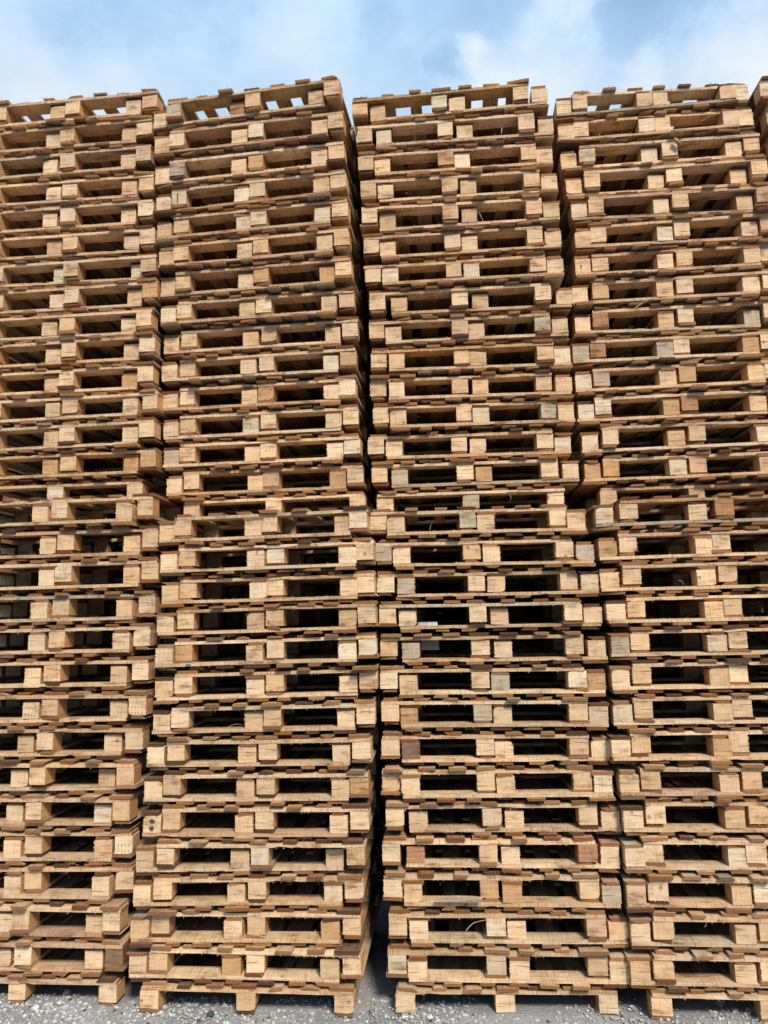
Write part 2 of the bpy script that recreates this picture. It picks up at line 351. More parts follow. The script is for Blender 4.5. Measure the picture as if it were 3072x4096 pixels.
NARROW = [board_mesh(i, 0.094, TD * (1.0, 0.86, 0.94, 0.78)[i % 4], 'deck_board') for i in range(40)]
RUNNERS = [board_mesh(i, 0.104, TR, 'runner_board') for i in range(20)]
STRINGERS = [stringer_mesh(i) for i in range(18)]

# natural colours of the timber (base colour of a clean sawn face)
PALE, TAN, PINK, ORANGE, RED, GREY, DARK, WHITE = (0.84, 0.60, 0.375), (0.77, 0.52, 0.30), (0.72, 0.465, 0.285), (0.62, 0.37, 0.18), (0.49, 0.255, 0.13), (0.54, 0.43, 0.30), (0.28, 0.175, 0.105), (0.86, 0.68, 0.46)
def vary(c, rn, a=0.09):
    k = rn.uniform(1 - a, 1 + a); w = rn.uniform(-0.02, 0.03)
    return (c[0] * k * (1 + w), c[1] * k, c[2] * k * (1 - w * 1.4), 1.0)
def pick(rn, kind):
    if kind == 'block': c = rn.choices((PALE, TAN, PINK, ORANGE, GREY, WHITE), (54, 33, 5, 2, 1, 8))[0]
    elif kind == 'string': c = rn.choices((PALE, TAN, PINK, ORANGE, GREY), (44, 38, 12, 2, 2))[0]
    else: c = rn.choices((PALE, TAN, PINK, ORANGE, RED, GREY, DARK), (22, 28, 14, 12, 6, 3, 17))[0]
    k = {'block': 1.0, 'string': 0.90}.get(kind, 0.68)  # stringers and boards are toned darker than the blocks
    v = vary(c, rn, 0.09 if kind == 'block' else 0.14)
    return (v[0] * k, v[1] * k, v[2] * k, 1.0)
STACKS = {
1:'''0U,-2.952,0.012,5.4408,-0.79,0.02 0I,-3.076,0.030,5.4032,-0.10,0.00 1U,-2.995,0.032,5.2551,-0.15,0.00 1I,-3.104,0.039,5.2179,-0.17,0.00 2U,-2.997,0.044,5.0696,-0.00,0.00 2I,-3.115,0.051,5.0325,-0.07,0.00 3U,-2.991,0.059,4.8840,0.30,-0.01 3I,-3.105,0.065,4.8468,0.23,-0.01 4U,-2.990,0.068,4.6987,0.21,-0.01 4I,-3.119,0.076,4.6615,0.24,-0.01 5U,-2.984,0.079,4.5133,0.25,-0.01 5I,-3.100,0.089,4.4759,0.41,-0.01 6U,-2.972,0.096,4.3274,0.72,-0.02 6I,-3.055,0.104,4.2901,0.75,-0.03 7U,-2.960,0.098,4.1427,0.12,-0.00 7I,-3.076,0.107,4.1054,0.24,-0.01 8U,-2.995,0.105,3.9576,-0.07,0.00 8I,-3.118,0.118,3.9199,0.32,-0.01 9U,-2.970,0.109,3.7729,-0.53,0.02 9I,-3.084,0.125,3.7348,0.11,-0.00 10U,-2.984,0.127,3.5868,-0.00,0.00 10I,-3.100,0.136,3.5494,0.13,-0.01 11U,-2.950,0.127,3.4026,-0.68,0.04 11I,-3.076,0.135,3.3655,-0.65,0.04 12U,-2.965,0.135,3.2178,-0.86,0.05 12I,-3.081,0.146,3.1801,-0.55,0.04 13U,-2.966,0.155,3.0312,-0.21,0.01 13I,-3.083,0.157,2.9949,-0.51,0.04 14S,-3.067,0.176,2.8483,0.51,-0.04 15U,-2.909,-0.029,2.6982,-0.01,0.00 15I,-3.019,-0.034,2.6584,-0.37,0.04 16U,-2.868,-0.026,2.5040,0.13,-0.02 16I,-2.985,-0.028,2.4631,0.04,-0.01 17U,-2.869,-0.029,2.3113,-0.03,0.01 17I,-2.980,-0.030,2.2712,-0.11,0.04 18U,-2.885,-0.025,2.1143,0.19,-0.10 18I,-3.005,-0.028,2.0775,-0.01,0.04 19U,-2.901,-0.028,1.9228,-0.02,-0.04 19I,-3.024,-0.024,1.8858,0.21,0.09 20U,-2.908,-0.030,1.7284,-0.21,-0.06 20I,-3.042,-0.021,1.6920,0.41,0.08 21U,-2.905,-0.034,1.5343,-0.48,-0.08 21I,-3.035,-0.024,1.4966,0.20,0.03 22U,-2.929,-0.035,1.3413,-0.57,-0.07 22I,-3.068,-0.021,1.3035,0.38,0.04 23U,-2.966,-0.031,1.1491,-0.30,-0.03 23I,-3.098,-0.020,1.1097,0.38,0.03 24U,-2.983,-0.029,0.9560,-0.20,-0.01 24I,-3.111,-0.024,0.9155,0.15,0.01 25U,-2.992,-0.023,0.7633,0.16,0.01 25I,-3.109,-0.019,0.7225,0.43,0.02 26U,-2.988,-0.019,0.5702,0.42,0.02 26I,-3.105,-0.023,0.5284,0.15,0.01 27U,-3.020,-0.034,0.3751,-0.55,-0.02 27I,-3.136,-0.025,0.3346,-0.02,-0.00 28U,-3.015,-0.033,0.1817,-0.50,-0.02 28I,-3.144,-0.019,0.1416,0.37,0.01 29S,-3.050,-0.020,-0.0010,0.28,0.01''',
2:'''0U,-1.713,-0.024,5.3252,-3.76,0.02 0I,-1.819,0.015,5.2823,-3.78,0.10 1U,-1.701,0.006,5.1360,-2.44,0.04 1I,-1.810,0.011,5.0965,-1.99,0.07 2U,-1.711,0.038,4.9477,-2.56,0.06 2I,-1.820,0.058,4.9097,-2.77,0.06 3U,-1.704,0.062,4.7579,-2.75,0.12 3I,-1.811,0.078,4.7178,-3.33,0.19 4U,-1.698,0.080,4.5738,-2.51,0.07 4I,-1.807,0.086,4.5335,-2.50,0.13 5U,-1.693,0.085,4.3827,-2.15,0.15 5I,-1.796,0.091,4.3459,-2.32,0.17 6U,-1.688,0.108,4.1988,-1.97,0.10 6I,-1.796,0.128,4.1583,-1.76,0.15 7U,-1.680,0.137,4.0086,-0.60,0.09 7I,-1.790,0.135,3.9703,-1.06,0.16 8U,-1.661,0.168,3.8244,-0.94,0.06 8I,-1.778,0.170,3.7840,-0.61,0.11 9U,-1.679,0.186,3.6331,-1.67,0.17 9I,-1.790,0.173,3.6001,-0.24,0.08 10U,-1.687,0.208,3.4482,-1.04,0.11 10I,-1.790,0.193,3.4092,-0.07,0.14 11U,-1.676,0.207,3.2607,-0.25,0.11 11I,-1.782,0.196,3.2205,-0.27,0.24 12U,-1.671,0.203,3.0710,-0.01,0.19 12I,-1.780,0.205,3.0375,0.19,0.19 13U,-1.657,0.229,2.8950,0.50,0.00 13I,-1.760,0.220,2.8538,0.04,0.20 14S,-1.646,0.222,2.7103,-0.42,0.25 15U,-1.600,-0.045,2.5655,-2.09,0.21 15I,-1.697,-0.045,2.5266,-1.50,0.22 16U,-1.567,-0.053,2.3814,-1.10,0.19 16I,-1.672,-0.066,2.3447,-1.02,0.34 17U,-1.568,-0.039,2.1958,-0.84,0.14 17I,-1.665,-0.063,2.1625,-0.12,0.19 18U,-1.568,-0.071,2.0162,-0.10,0.49 18I,-1.680,-0.076,1.9831,0.97,0.51 19U,-1.569,-0.073,1.8354,1.30,0.59 19I,-1.680,-0.092,1.8026,2.36,0.43 20U,-1.569,-0.073,1.6523,1.93,0.37 20I,-1.680,-0.080,1.6160,2.80,0.37 21U,-1.582,-0.085,1.4656,1.99,0.22 21I,-1.697,-0.069,1.4310,1.98,0.18 22U,-1.611,-0.074,1.2834,0.78,0.03 22I,-1.730,-0.068,1.2493,0.85,-0.00 23U,-1.628,-0.072,1.0985,0.70,0.03 23I,-1.738,-0.070,1.0635,0.88,0.01 24U,-1.631,-0.070,0.9153,0.37,-0.01 24I,-1.743,-0.066,0.8788,0.19,-0.01 25U,-1.650,-0.089,0.7366,0.72,-0.07 25I,-1.774,-0.076,0.6922,2.20,0.12 26U,-1.674,-0.067,0.5485,1.58,0.06 26I,-1.785,-0.071,0.5123,2.15,0.07 27U,-1.686,-0.051,0.3657,0.64,0.01 27I,-1.798,-0.071,0.3307,0.92,-0.03 28U,-1.687,-0.069,0.1891,-0.42,-0.16 28I,-1.802,-0.070,0.1501,-0.07,-0.13 29S,-1.726,-0.081,0.0055,0.02,-0.11''',
3:'''0U,-0.511,0.142,5.3548,-1.01,0.09 0I,-0.395,0.162,5.3150,-1.47,0.10 1U,-0.482,0.149,5.1626,0.16,0.01 1I,-0.358,0.155,5.1251,0.73,0.02 2U,-0.481,0.173,4.9750,0.85,0.02 2I,-0.372,0.179,4.9352,1.05,0.00 3U,-0.466,0.170,4.7850,1.06,-0.02 3I,-0.352,0.176,4.7483,1.60,0.01 4U,-0.464,0.167,4.5970,1.70,-0.05 4I,-0.350,0.203,4.5572,0.65,-0.00 5U,-0.463,0.200,4.4061,0.49,-0.03 5I,-0.350,0.211,4.3681,0.27,-0.01 6U,-0.460,0.220,4.2146,-0.18,-0.05 6I,-0.345,0.200,4.1801,0.88,-0.06 7U,-0.434,0.229,4.0271,0.19,-0.05 7I,-0.293,0.239,3.9908,1.80,-0.06 8U,-0.440,0.238,3.8370,0.83,-0.11 8I,-0.331,0.253,3.8008,1.26,-0.07 9U,-0.432,0.256,3.6476,0.79,-0.12 9I,-0.318,0.242,3.6134,2.73,-0.19 10U,-0.444,0.269,3.4594,1.65,-0.16 10I,-0.324,0.239,3.4244,2.93,-0.29 11U,-0.423,0.253,3.2756,2.29,-0.19 11I,-0.319,0.241,3.2389,2.10,-0.23 12U,-0.465,0.276,3.0818,0.98,-0.19 12I,-0.350,0.276,3.0456,1.51,-0.25 13U,-0.444,0.272,2.8971,0.74,-0.18 13I,-0.320,0.276,2.8619,0.79,-0.18 14S,-0.414,0.271,2.7160,0.46,-0.24 15U,-0.442,0.071,2.5720,1.53,-0.31 15I,-0.338,0.061,2.5361,1.18,-0.39 16U,-0.415,0.074,2.3865,1.63,-0.44 16I,-0.307,0.060,2.3508,1.29,-0.66 17U,-0.406,0.075,2.2008,1.14,-0.52 17I,-0.293,0.069,2.1716,0.29,-0.37 18U,-0.398,0.061,2.0207,-0.30,-0.39 18I,-0.281,0.084,1.9846,0.37,-0.31 19U,-0.398,0.068,1.8322,-0.62,-0.39 19I,-0.273,0.071,1.7974,-0.73,-0.34 20U,-0.401,0.064,1.6484,-1.07,-0.33 20I,-0.292,0.070,1.6137,-0.89,-0.28 21U,-0.401,0.068,1.4671,-1.17,-0.26 21I,-0.288,0.067,1.4312,-0.91,-0.20 22U,-0.402,0.063,1.2772,0.12,-0.19 22I,-0.289,0.057,1.2413,1.20,-0.12 23U,-0.397,0.036,1.0894,1.58,-0.09 23I,-0.290,0.016,1.0573,1.80,0.05 24U,-0.381,0.019,0.9070,1.84,-0.03 24I,-0.256,0.041,0.8717,1.70,-0.15 25U,-0.403,0.021,0.7234,0.79,-0.12 25I,-0.279,0.039,0.6907,0.25,-0.15 26U,-0.403,0.017,0.5400,0.40,-0.14 26I,-0.293,0.001,0.5033,0.59,-0.14 27U,-0.378,-0.005,0.3557,1.36,-0.09 27I,-0.264,0.004,0.3176,1.64,-0.19 28U,-0.388,-0.010,0.1676,1.21,-0.20 28I,-0.276,-0.018,0.1324,1.27,-0.20 29S,-0.346,-0.027,-0.0124,2.31,-0.18''',
4:'''0U,0.962,0.323,5.4032,1.31,-0.08 0I,0.854,0.321,5.3626,0.31,-0.07 1U,0.959,0.331,5.2076,0.69,-0.25 1I,0.852,0.316,5.1685,-0.23,-0.19 2U,0.982,0.323,5.0157,0.42,-0.28 2I,0.865,0.339,4.9781,-0.70,-0.04 3U,1.003,0.323,4.8293,0.44,0.02 3I,0.886,0.340,4.7851,-0.17,-0.11 4U,1.017,0.307,4.6381,0.00,0.00 4I,0.905,0.306,4.5965,2.00,-0.15 5U,1.021,0.328,4.4450,0.00,0.00 5I,0.914,0.311,4.4044,1.45,-0.14 6U,1.020,0.340,4.2524,0.00,0.00 6I,0.904,0.311,4.2125,1.18,-0.15 7U,1.008,0.340,4.0606,0.00,0.00 7I,0.877,0.321,4.0200,0.53,-0.13 8U,1.002,0.338,3.8692,0.00,0.00 8I,0.886,0.333,3.8259,1.54,-0.26 9U,0.975,0.361,3.6751,0.00,0.00 9I,0.858,0.338,3.6349,0.21,-0.14 10U,0.984,0.361,3.4832,0.00,0.00 10I,0.866,0.346,3.4444,0.28,-0.04 11U,0.980,0.355,3.2922,0.00,0.00 11I,0.869,0.355,3.2519,0.00,0.00 12U,1.010,0.362,3.0994,0.00,0.00 12I,0.888,0.380,3.0558,0.00,0.00 13U,1.011,0.395,2.9014,0.00,0.00 13I,0.885,0.362,2.8673,0.00,0.00 14S,0.985,0.381,2.7202,0.00,0.00 15U,1.016,0.053,2.5854,0.00,0.00 15I,0.874,0.059,2.5463,0.00,0.00 16U,0.997,0.071,2.3933,0.00,0.00 16I,0.886,0.070,2.3532,0.00,0.00 17U,1.003,0.061,2.2085,0.00,0.00 17I,0.878,0.054,2.1726,0.00,0.00 18U,1.014,0.052,2.0236,0.00,0.00 18I,0.904,0.047,1.9920,0.00,0.00 19U,1.022,0.043,1.8408,0.00,0.00 19I,0.906,0.044,1.8079,0.00,0.00 20U,1.013,0.039,1.6579,0.00,0.00 20I,0.903,0.046,1.6254,0.00,0.00 21U,1.003,0.031,1.4725,0.00,0.00 21I,0.895,0.031,1.4369,0.00,0.00 22U,0.975,0.029,1.2890,0.00,0.00 22I,0.873,0.019,1.2509,0.00,0.00 23U,1.015,0.011,1.1020,0.00,0.00 23I,0.904,0.018,1.0671,0.00,0.00 24U,1.028,0.030,0.9215,0.00,0.00 24I,0.907,0.013,0.8826,0.00,0.00 25U,0.994,0.002,0.7336,0.00,0.00 25I,0.894,-0.004,0.6967,0.00,0.00 26U,1.004,-0.017,0.5476,0.00,0.00 26I,0.890,-0.007,0.5124,0.00,0.00 27U,1.010,-0.028,0.3627,0.00,0.00 27I,0.898,-0.015,0.3276,0.00,0.00 28U,0.999,-0.037,0.1779,0.00,0.00 28I,0.880,-0.023,0.1428,0.00,0.00 29S,0.979,-0.027,-0.0012,0.00,0.00'''}
SCALE = {(2,0):0.994, (2,1):0.977, (3,0):1.004, (3,1):0.978, (1,0):0.986, (1,1):1.029, (4,0):1.021, (4,1):0.982}

# blocks and boards of a colour of their own: (stack, level from the top, pallet, block from the left) -> colour and its word
SPECIAL = {(2,0,'U',0):GREY,(2,0,'I',1):RED,(2,12,'I',0):GREY,(3,13,'I',0):GREY,(3,15,'U',1):GREY,(3,16,'U',0):GREY,(3,17,'I',0):GREY,(3,14,'S',1):GREY,(3,19,'I',0):GREY,(3,20,'I',1):GREY,
 (3,21,'U',1):GREY,(3,22,'I',0):DARK,(4,9,'I',1):GREY,(4,10,'U',0):GREY,(4,9,'U',0):RED,(4,8,'U',0):RED,(4,11,'U',1):RED,(4,11,'I',1):ORANGE,(4,10,'U',1):ORANGE,(3,25,'U',2):RED,(3,25,'I',0):RED,(1,13,'I',1):ORANGE,
 (1,10,'I',2):ORANGE,(1,13,'I',2):ORANGE,(1,13,'U',2):ORANGE,(1,7,'U',2):ORANGE,(4,15,'U',1):RED,(4,16,'I',0):ORANGE,(4,13,'U',0):ORANGE,(4,13,'I',0):ORANGE,(3,20,'I',2):ORANGE,(3,26,'I',1):ORANGE,(3,26,'U',1):ORANGE,
 (2,17,'I',1):WHITE,(2,16,'U',1):WHITE,(2,19,'I',2):WHITE,(2,16,'I',2):WHITE,(3,20,'U',2):WHITE,(4,10,'I',0):WHITE,(4,11,'U',0):WHITE,(2,7,'I',0):WHITE,(3,9,'I',2):WHITE,(4,1,'I',1):WHITE,(4,0,'U',2):WHITE,
 (3,0,'I',0):PINK,(1,4,'U',2):WHITE,(2,1,'U',1):WHITE,(2,19,'U',0):ORANGE,(2,15,'I',1):TAN,(3,20,'U',0):WHITE,(2,28,'I',1):ORANGE,(2,27,'I',2):ORANGE,(3,13,'I',1):ORANGE,(3,2,'U',1):ORANGE,(2,6,'I',0):TAN,
 (4,28,'U',0):TAN,(1,25,'U',2):WHITE,(1,28,'U',2):DARK,(1,19,'U',2):PALE,(4,25,'I',0):PALE,(3,23,'I',2):WHITE,(4,24,'I',0):PALE,(2,12,'U',2):WHITE}
WORD = {id(GREY): 'grey', id(RED): 'reddish', id(ORANGE): 'orange', id(WHITE): 'whitish', id(DARK): 'brown'}
SIDE = ('left', 'middle', 'right')
STACKNAME = {1: 'leftmost stack', 2: 'second stack from left', 3: 'third stack from left', 4: 'fourth stack from left', 5: 'stack at right edge'}
ORD = 'first second third fourth fifth sixth seventh eighth ninth tenth eleventh twelfth thirteenth fourteenth'.split()
def label_of(s, lv, kind):
    sp = [(b, WORD[id(SPECIAL[(s, lv, kind, b)])]) for b in range(3) if (s, lv, kind, b) in SPECIAL and id(SPECIAL[(s, lv, kind, b)]) in WORD]
    w = (' with %s %s block' % (sp[0][1], SIDE[sp[0][0]])) if sp else ''
    if kind == 'S':
        return ('single pallet%s on the gravel under %s' if lv == 29 else 'single pallet%s at the seam halfway up %s') % (w, STACKNAME[s])
    side = 'upright pallet' if kind == 'U' else 'upturned pallet'
    if lv <= 13:
        if lv == 0: place = 'topmost pair'
        elif lv <= 6: place = ORD[lv] + ' pair from top'
        else: place = ORD[13 - lv] + ' pair above the seam'
    else:
        n = 28 - lv
        place = (ORD[n] + ' pair from ground') if n <= 6 else (ORD[lv - 15] + ' pair below seam')
    return '%s%s, %s, %s' % (side, w, place, STACKNAME[s])
GROUP = 'wooden pallets nested in pairs in the tall stacks'

def toned(c, t, w): return (c[0] * t * (1 + w), c[1] * t, c[2] * t * (1 - w), 1.0)
def make_pallet(s, lv, kind, sc, loc, rot):
    rn = random.Random(s * 1000 + lv * 10 + 'UIS'.index(kind))
    root = bpy.data.objects.new('wooden_pallet', None); COL.objects.link(root); root.empty_display_size = 0.1
    root.location = loc; root.rotation_euler = rot; root.scale = (1, 1, sc)
    prop(root, label_of(s, lv, kind), 'pallet', GROUP)
    flip = kind == 'I'
    tone = rn.uniform(0.90, 1.06); warm = rn.uniform(-0.012, 0.02)
    Z = lambda z: HP - z if flip else z
    zr, zb, zs, zd = Z(TR / 2), Z(TR + BH / 2), Z(TR + BH + TS / 2), Z(TR + BH + TS + TD / 2)
    xb = (-(PW - BW) / 2, rn.uniform(-0.006, 0.006), (PW - BW) / 2)
    yb = (-(PD - BD) / 2, 0, (PD - BD) / 2)
    fx = 3.14159 if flip else 0.0
    for i, x in enumerate(xb):
        rc = toned(pick(rn, 'runner'), tone, warm)
        if (s, lv, kind, i) == (4, 25, 'I', 0): rc = (*GREY, 1)
        link('runner_board', rn.choice(RUNNERS), root, (x + rn.uniform(-0.004, 0.004), rn.uniform(-0.008, 0.006), zr), (0, fx, rn.uniform(-0.008, 0.008)), rc)
        for j, y in enumerate(yb):
            key = (s, lv, kind, i)
            c = vary(SPECIAL[key], rn, 0.04) if j == 0 and key in SPECIAL else toned(pick(rn, 'block'), tone, warm)
            b = link('block', rn.choice(BLOCKS), root, (x + rn.uniform(-0.004, 0.004), y + rn.uniform(-0.004, 0.006), zb),
                     (0, rn.choice((0, 3.14159)), rn.gauss(0, 0.022) if rn.random() < 0.93 else rn.uniform(-0.09, 0.09)), c)
            if j == 0 and key in SPECIAL and id(SPECIAL[key]) in WORD: b['label'] = WORD[id(SPECIAL[key])] + ' front block'
    for j, y in enumerate(yb):
        link('stringer_board', rn.choice(STRINGERS), root, (rn.uniform(-0.003, 0.003), y + rn.uniform(-0.004, 0.003), zs), (fx, 0, rn.uniform(-0.002, 0.002)) if False else (0, fx, rn.uniform(-0.002, 0.002)), toned(pick(rn, 'string'), tone, warm))
    for k in range(7):
        wide = k in (0, 6)
        x = (-PW / 2 + 0.066) if k == 0 else (PW / 2 - 0.066) if k == 6 else (-PW / 2 + 0.066 + k * (PW - 0.132) / 6 + rn.uniform(-0.016, 0.016))
        link('deck_board', rn.choice(WIDE if wide or (k == 3 and rn.random() < 0.6) else NARROW), root, (x, rn.gauss(-0.007, 0.014), zd), (0, rn.choice((0, 3.14159)) + rn.gauss(0, 0.014), rn.uniform(-0.008, 0.008)), toned(pick(rn, 'deck'), tone, warm))
    return root
def place(s, lv, kind, xl, yf, z, psi, ro, sc):
    a, b = math.radians(psi), math.radians(ro)
    cx, cy = PW / 2, PD / 2
    x = xl + cx * math.cos(a) - cy * math.sin(a); y = yf + cx * math.sin(a) + cy * math.cos(a)
    return make_pallet(s, lv, kind, sc, (x, y, z + cx * math.sin(b)), (0, -b, a))
jr = random.Random(77)
RAW = {}
for s, txt in STACKS.items():
    for tok in txt.split():
        h, *v = tok.split(','); v = [float(q) for q in v]; lv, kind = int(h[:-1]), h[-1]
        sc = 0.946 if kind == 'S' else SCALE[(s, 0 if lv <= 14 else 1)]
        psi = v[3] if s in (2, 3) else v[3] + jr.uniform(-0.9, 0.9)
        RAW[(s, lv, kind)] = (v[0], v[1], v[2], psi, v[4], sc)
for (s, lv, kind), v in list(RAW.items()):             # the stack past the right edge of the picture, only its top corner in view
    if s != 4: continue
    x4u = RAW[(4, lv, 'U')][0] if kind != 'S' else v[0]
    xu = max(2.19 + 0.012 * lv, x4u + PW + 0.035) + jr.uniform(0, 0.02)
    x = xu if kind != 'I' else max(xu, 2.2) + 0.115
    RAW[(5, lv, kind)] = (x, v[1] + (0.0 if lv > 14 else 0.02), v[2], jr.uniform(-0.6, 0.6), v[4], v[5])
ROOTS = {}
for (s, lv, kind), v in RAW.items():
    ROOTS[(s, lv, kind)] = place(s, lv, kind, *v)

# ------------------------------------------------------------------ the row of stacks behind, hardly seen, plus rows added to block light
def back_row():
    V = []; F = []; rn = random.Random(9)
    def box(x0, x1, y0, y1, z0, z1):
        b = len(V); V.extend([(x0, y0, z0), (x1, y0, z0), (x1, y1, z0), (x0, y1, z0), (x0, y0, z1), (x1, y0, z1), (x1, y1, z1), (x0, y1, z1)])
        F.extend([(b, b + 3, b + 2, b + 1), (b + 4, b + 5, b + 6, b + 7), (b, b + 1, b + 5, b + 4), (b + 1, b + 2, b + 6, b + 5), (b + 2, b + 3, b + 7, b + 6), (b + 3, b, b + 4, b + 7)])
    for s, Y0, z3 in [(i, 1.50, 0.0) for i in range(-2, 5)] + [(i + 0.35, 2.62, 0.085) for i in range(-3, 5)] + [(i + 0.7, 3.75, 0.04) for i in range(-3, 5)] + [(i + 0.6, 4.88, 0.125) for i in range(-3, 5)]:  # rows past the nearest are added so no light shows through the openings
        X0 = -3.9 + s * 1.29 + (0.42 if Y0 < 2 else 0.0)
        for k in range(29):
            for kind in ('I', 'U') if k not in (0, 15) else ('U',):
                zb = (0 if k == 0 else 0.142 + (k - 1) * 0.186 if k < 15 else 2.75 if k == 15 else 2.89 + (k - 16) * 0.187)
                zb += z3 * (k > 0) * (k < 15) + (z3 - 0.01) * (k >= 15)
                if kind == 'U' and k not in (0, 15): zb += 0.188 - HP - 0.001
                x = X0 + rn.uniform(-0.02, 0.02) + (0.115 if kind == 'I' else 0); y = Y0 + rn.uniform(-0.02, 0.02)
                Z = (lambda a, b: (zb + HP - b, zb + HP - a)) if kind == 'I' else (lambda a, b: (zb + a, zb + b))
                g = 0.0005
                for bx in (0, (PW - BW) / 2, PW - BW):
                    box(x + bx, x + bx + BW, y, y + PD, *Z(g, TR - g))
                    if Y0 > 4.5:                       # farthest row: full-length bearers and closed decks added to block light
                        if bx == 0:
                            for by in (0, PD - BD): box(x, x + PW, y + by, y + by + BD, *Z(TR + g, TR + BH - g))
                        continue
                    for by in (0, (PD - BD) / 2, PD - BD): box(x + bx, x + bx + BW, y + by, y + by + BD, *Z(TR + g, TR + BH - g))
                for by in (0, (PD - BD) / 2, PD - BD): box(x, x + PW, y + by, y + by + BD, *Z(TR + BH + g, TR + BH + TS - g))
                for q in range(7):
                    xx = x + q * (PW - 0.11) / 6; box(xx, xx + (0.11 if Y0 < 4.5 else 0.174), y, y + PD, *Z(TR + BH + TS + g, HP - g))
    o = link('back_row_of_pallets', mesh('back_row_of_pallets', (V, F), [M_BOARD]), color=(*TAN, 1))
    prop(o, 'second row of pallet stacks behind the front row, with unseen rows added to block light', 'pallets', kind='stuff')
back_row()

# ------------------------------------------------------------------ small marks that belong to parts
def patch(parent_key, part, pts, y, mat, name, lab):
    root = ROOTS[parent_key]
    kids = [c for c in root.children if c.name.split('.')[0] == part]
    tgt = min(kids, key=lambda c: (c.location.y, c.location.x)) if part != 'block' else min(kids, key=lambda c: (round(c.location.y * 5), c.location.x))
    n = len(pts); V = [(a, y, b) for a, b in pts] + [(a, y + 0.0006, b) for a, b in pts]
    F = [tuple(range(n)), tuple(reversed(range(n, 2 * n)))] + [(i, i + n, (i + 1) % n + n, (i + 1) % n) for i in range(n)]
    me = mesh(name, (V, F), [mat]); o = bpy.data.objects.new(name, me); COL.objects.link(o); o.parent = tgt; o['label'] = lab
    if abs(abs(tgt.rotation_euler.y) - 3.14159) < 0.01: o.rotation_euler = (0, 3.14159, 0)
    return o
def blob(cx, cz, rx, rz, seed, n=14):
    rn = random.Random(seed); return [(cx + rx * rn.uniform(0.7, 1.15) * math.cos(6.2832 * i / n), cz + rz * rn.uniform(0.7, 1.15) * math.sin(6.2832 * i / n)) for i in range(n)]
M_BLUE = plain('blue_paint', (0.10, 0.20, 0.42)); M_STAIN = plain('dark_resin_stain', (0.13, 0.06, 0.045)); M_RSTAIN = plain('red_resin_stain', (0.26, 0.09, 0.05))
patch((2, 19, 'I'), 'stringer_board', blob(-0.385, 0.0, 0.016, 0.008, 3), -0.0525, M_BLUE, 'paint_smudge', 'small smudge of blue paint')
for cz in (0.018, -0.022): patch((2, 24, 'I'), 'block', blob(0.0, cz, 0.016, 0.014, 4 + int(cz * 1000)), -0.0545, M_STAIN, 'resin_stain', 'dark purple stain')
patch((2, 3, 'U'), 'block', blob(-0.008, 0.0, 0.006, 0.038, 8), -0.0545, M_RSTAIN, 'resin_stain', 'dark red vertical stain')
patch((4, 6, 'I'), 'block', blob(-0.012, -0.004, 0.004, 0.014, 9), -0.0545, M_STAIN, 'resin_stain', 'small dark nail stain')

# ------------------------------------------------------------------ dry stems, strips of bark and the timber behind
def tube(pts, r, seg=5):
    V = []; F = []
    P = []
    for i in range(len(pts) - 1):
        for t in range(4): P.append(pts[i].lerp(pts[i + 1], t / 4))
    P.append(pts[-1])
    for _ in range(3): P = [P[0]] + [(P[i - 1] + P[i] * 2 + P[i + 1]) / 4 for i in range(1, len(P) - 1)] + [P[-1]]
    for i, p in enumerate(P):
        d = (P[min(i + 1, len(P) - 1)] - P[max(i - 1, 0)]).normalized(); u = d.orthogonal().normalized(); w = d.cross(u)
        rr = r * (1 - 0.6 * i / (len(P) - 1))
        V += [tuple(p + (u * math.cos(6.2832 * k / seg) + w * math.sin(6.2832 * k / seg)) * rr) for k in range(seg)]
    for i in range(len(P) - 1):
        for k in range(seg): a, b = i * seg + k, i * seg + (k + 1) % seg; F.append((a, b, b + seg, a + seg))
    F.append(tuple(reversed(range(seg)))); F.append(tuple(range(len(V) - seg, len(V))))
    return V, F
def stem(pxs, y, lab, mat=M_STRAW, r=0.0015, z=None, name='dry_stem'):
    pts = [hit(a, b, y=y + 0.01 * math.sin(i * 2.1)) if z is None else hit(a, b, z=z + 0.012 * (i % 3)) for i, (a, b) in enumerate(pxs)]
    prop(link(name, mesh(name, tube(pts, r), [mat], True)), lab, 'dry stem', 'dry stems caught between the pallets')
stem([(2045, 1960), (2040, 1985), (2047, 1992), (2036, 2003)], 0.28, 'forked pale dry stem hanging at the seam of the third stack')
stem([(1863, 3724), (1890, 3692), (1920, 3684), (1950, 3679)], -0.04, 'arched pale dry stem in the low opening of the third stack', r=0.0026)
stem([(2823, 3682), (2827, 3700), (2817, 3708)], -0.06, 'short pale straw hanging under a board low in the fourth stack')
stem([(908, 2913), (925, 2901), (945, 2895), (972, 2900)], -0.03, 'arched dry stem lying in an opening of the second stack below the seam')
stem([(1259, 3720), (1272, 3740), (1285, 3755)], -0.04, 'slanting straw beside the right block low in the second stack')
stem([(1719, 2126), (1722, 2099), (1732, 2088)], 0.04, 'upright dry stem in the opening right below the seam of the third stack')
stem([(1910, 836), (1921, 860), (1932, 884)], 0.22, 'thin slanting stick in the upper left part of the third stack', r=0.003)
stem([(2156, 3212), (2180, 3222), (2203, 3245)], -0.05, 'curved dark stem hanging low in the third stack', M_TWIG)
stem([(2804, 486), (2834, 467), (2872, 456)], 0.30, 'pale curved stem near the top of the fourth stack')
stem([(2715, 2322), (2730, 2325), (2734, 2340)], 0.02, 'curled dry stem on a board of the fourth stack below the seam')
stem([(2535, 1236), (2575, 1207), (2620, 1190)], 0.22, 'long bent bark fibre between boards in the upper fourth stack', r=0.003)
stem([(1478, 4040), (1486, 4060), (1500, 4070), (1504, 4096)], 0, 'dark curly twig on the ground beside the second stack', M_TWIG, z=0.006, r=0.003)
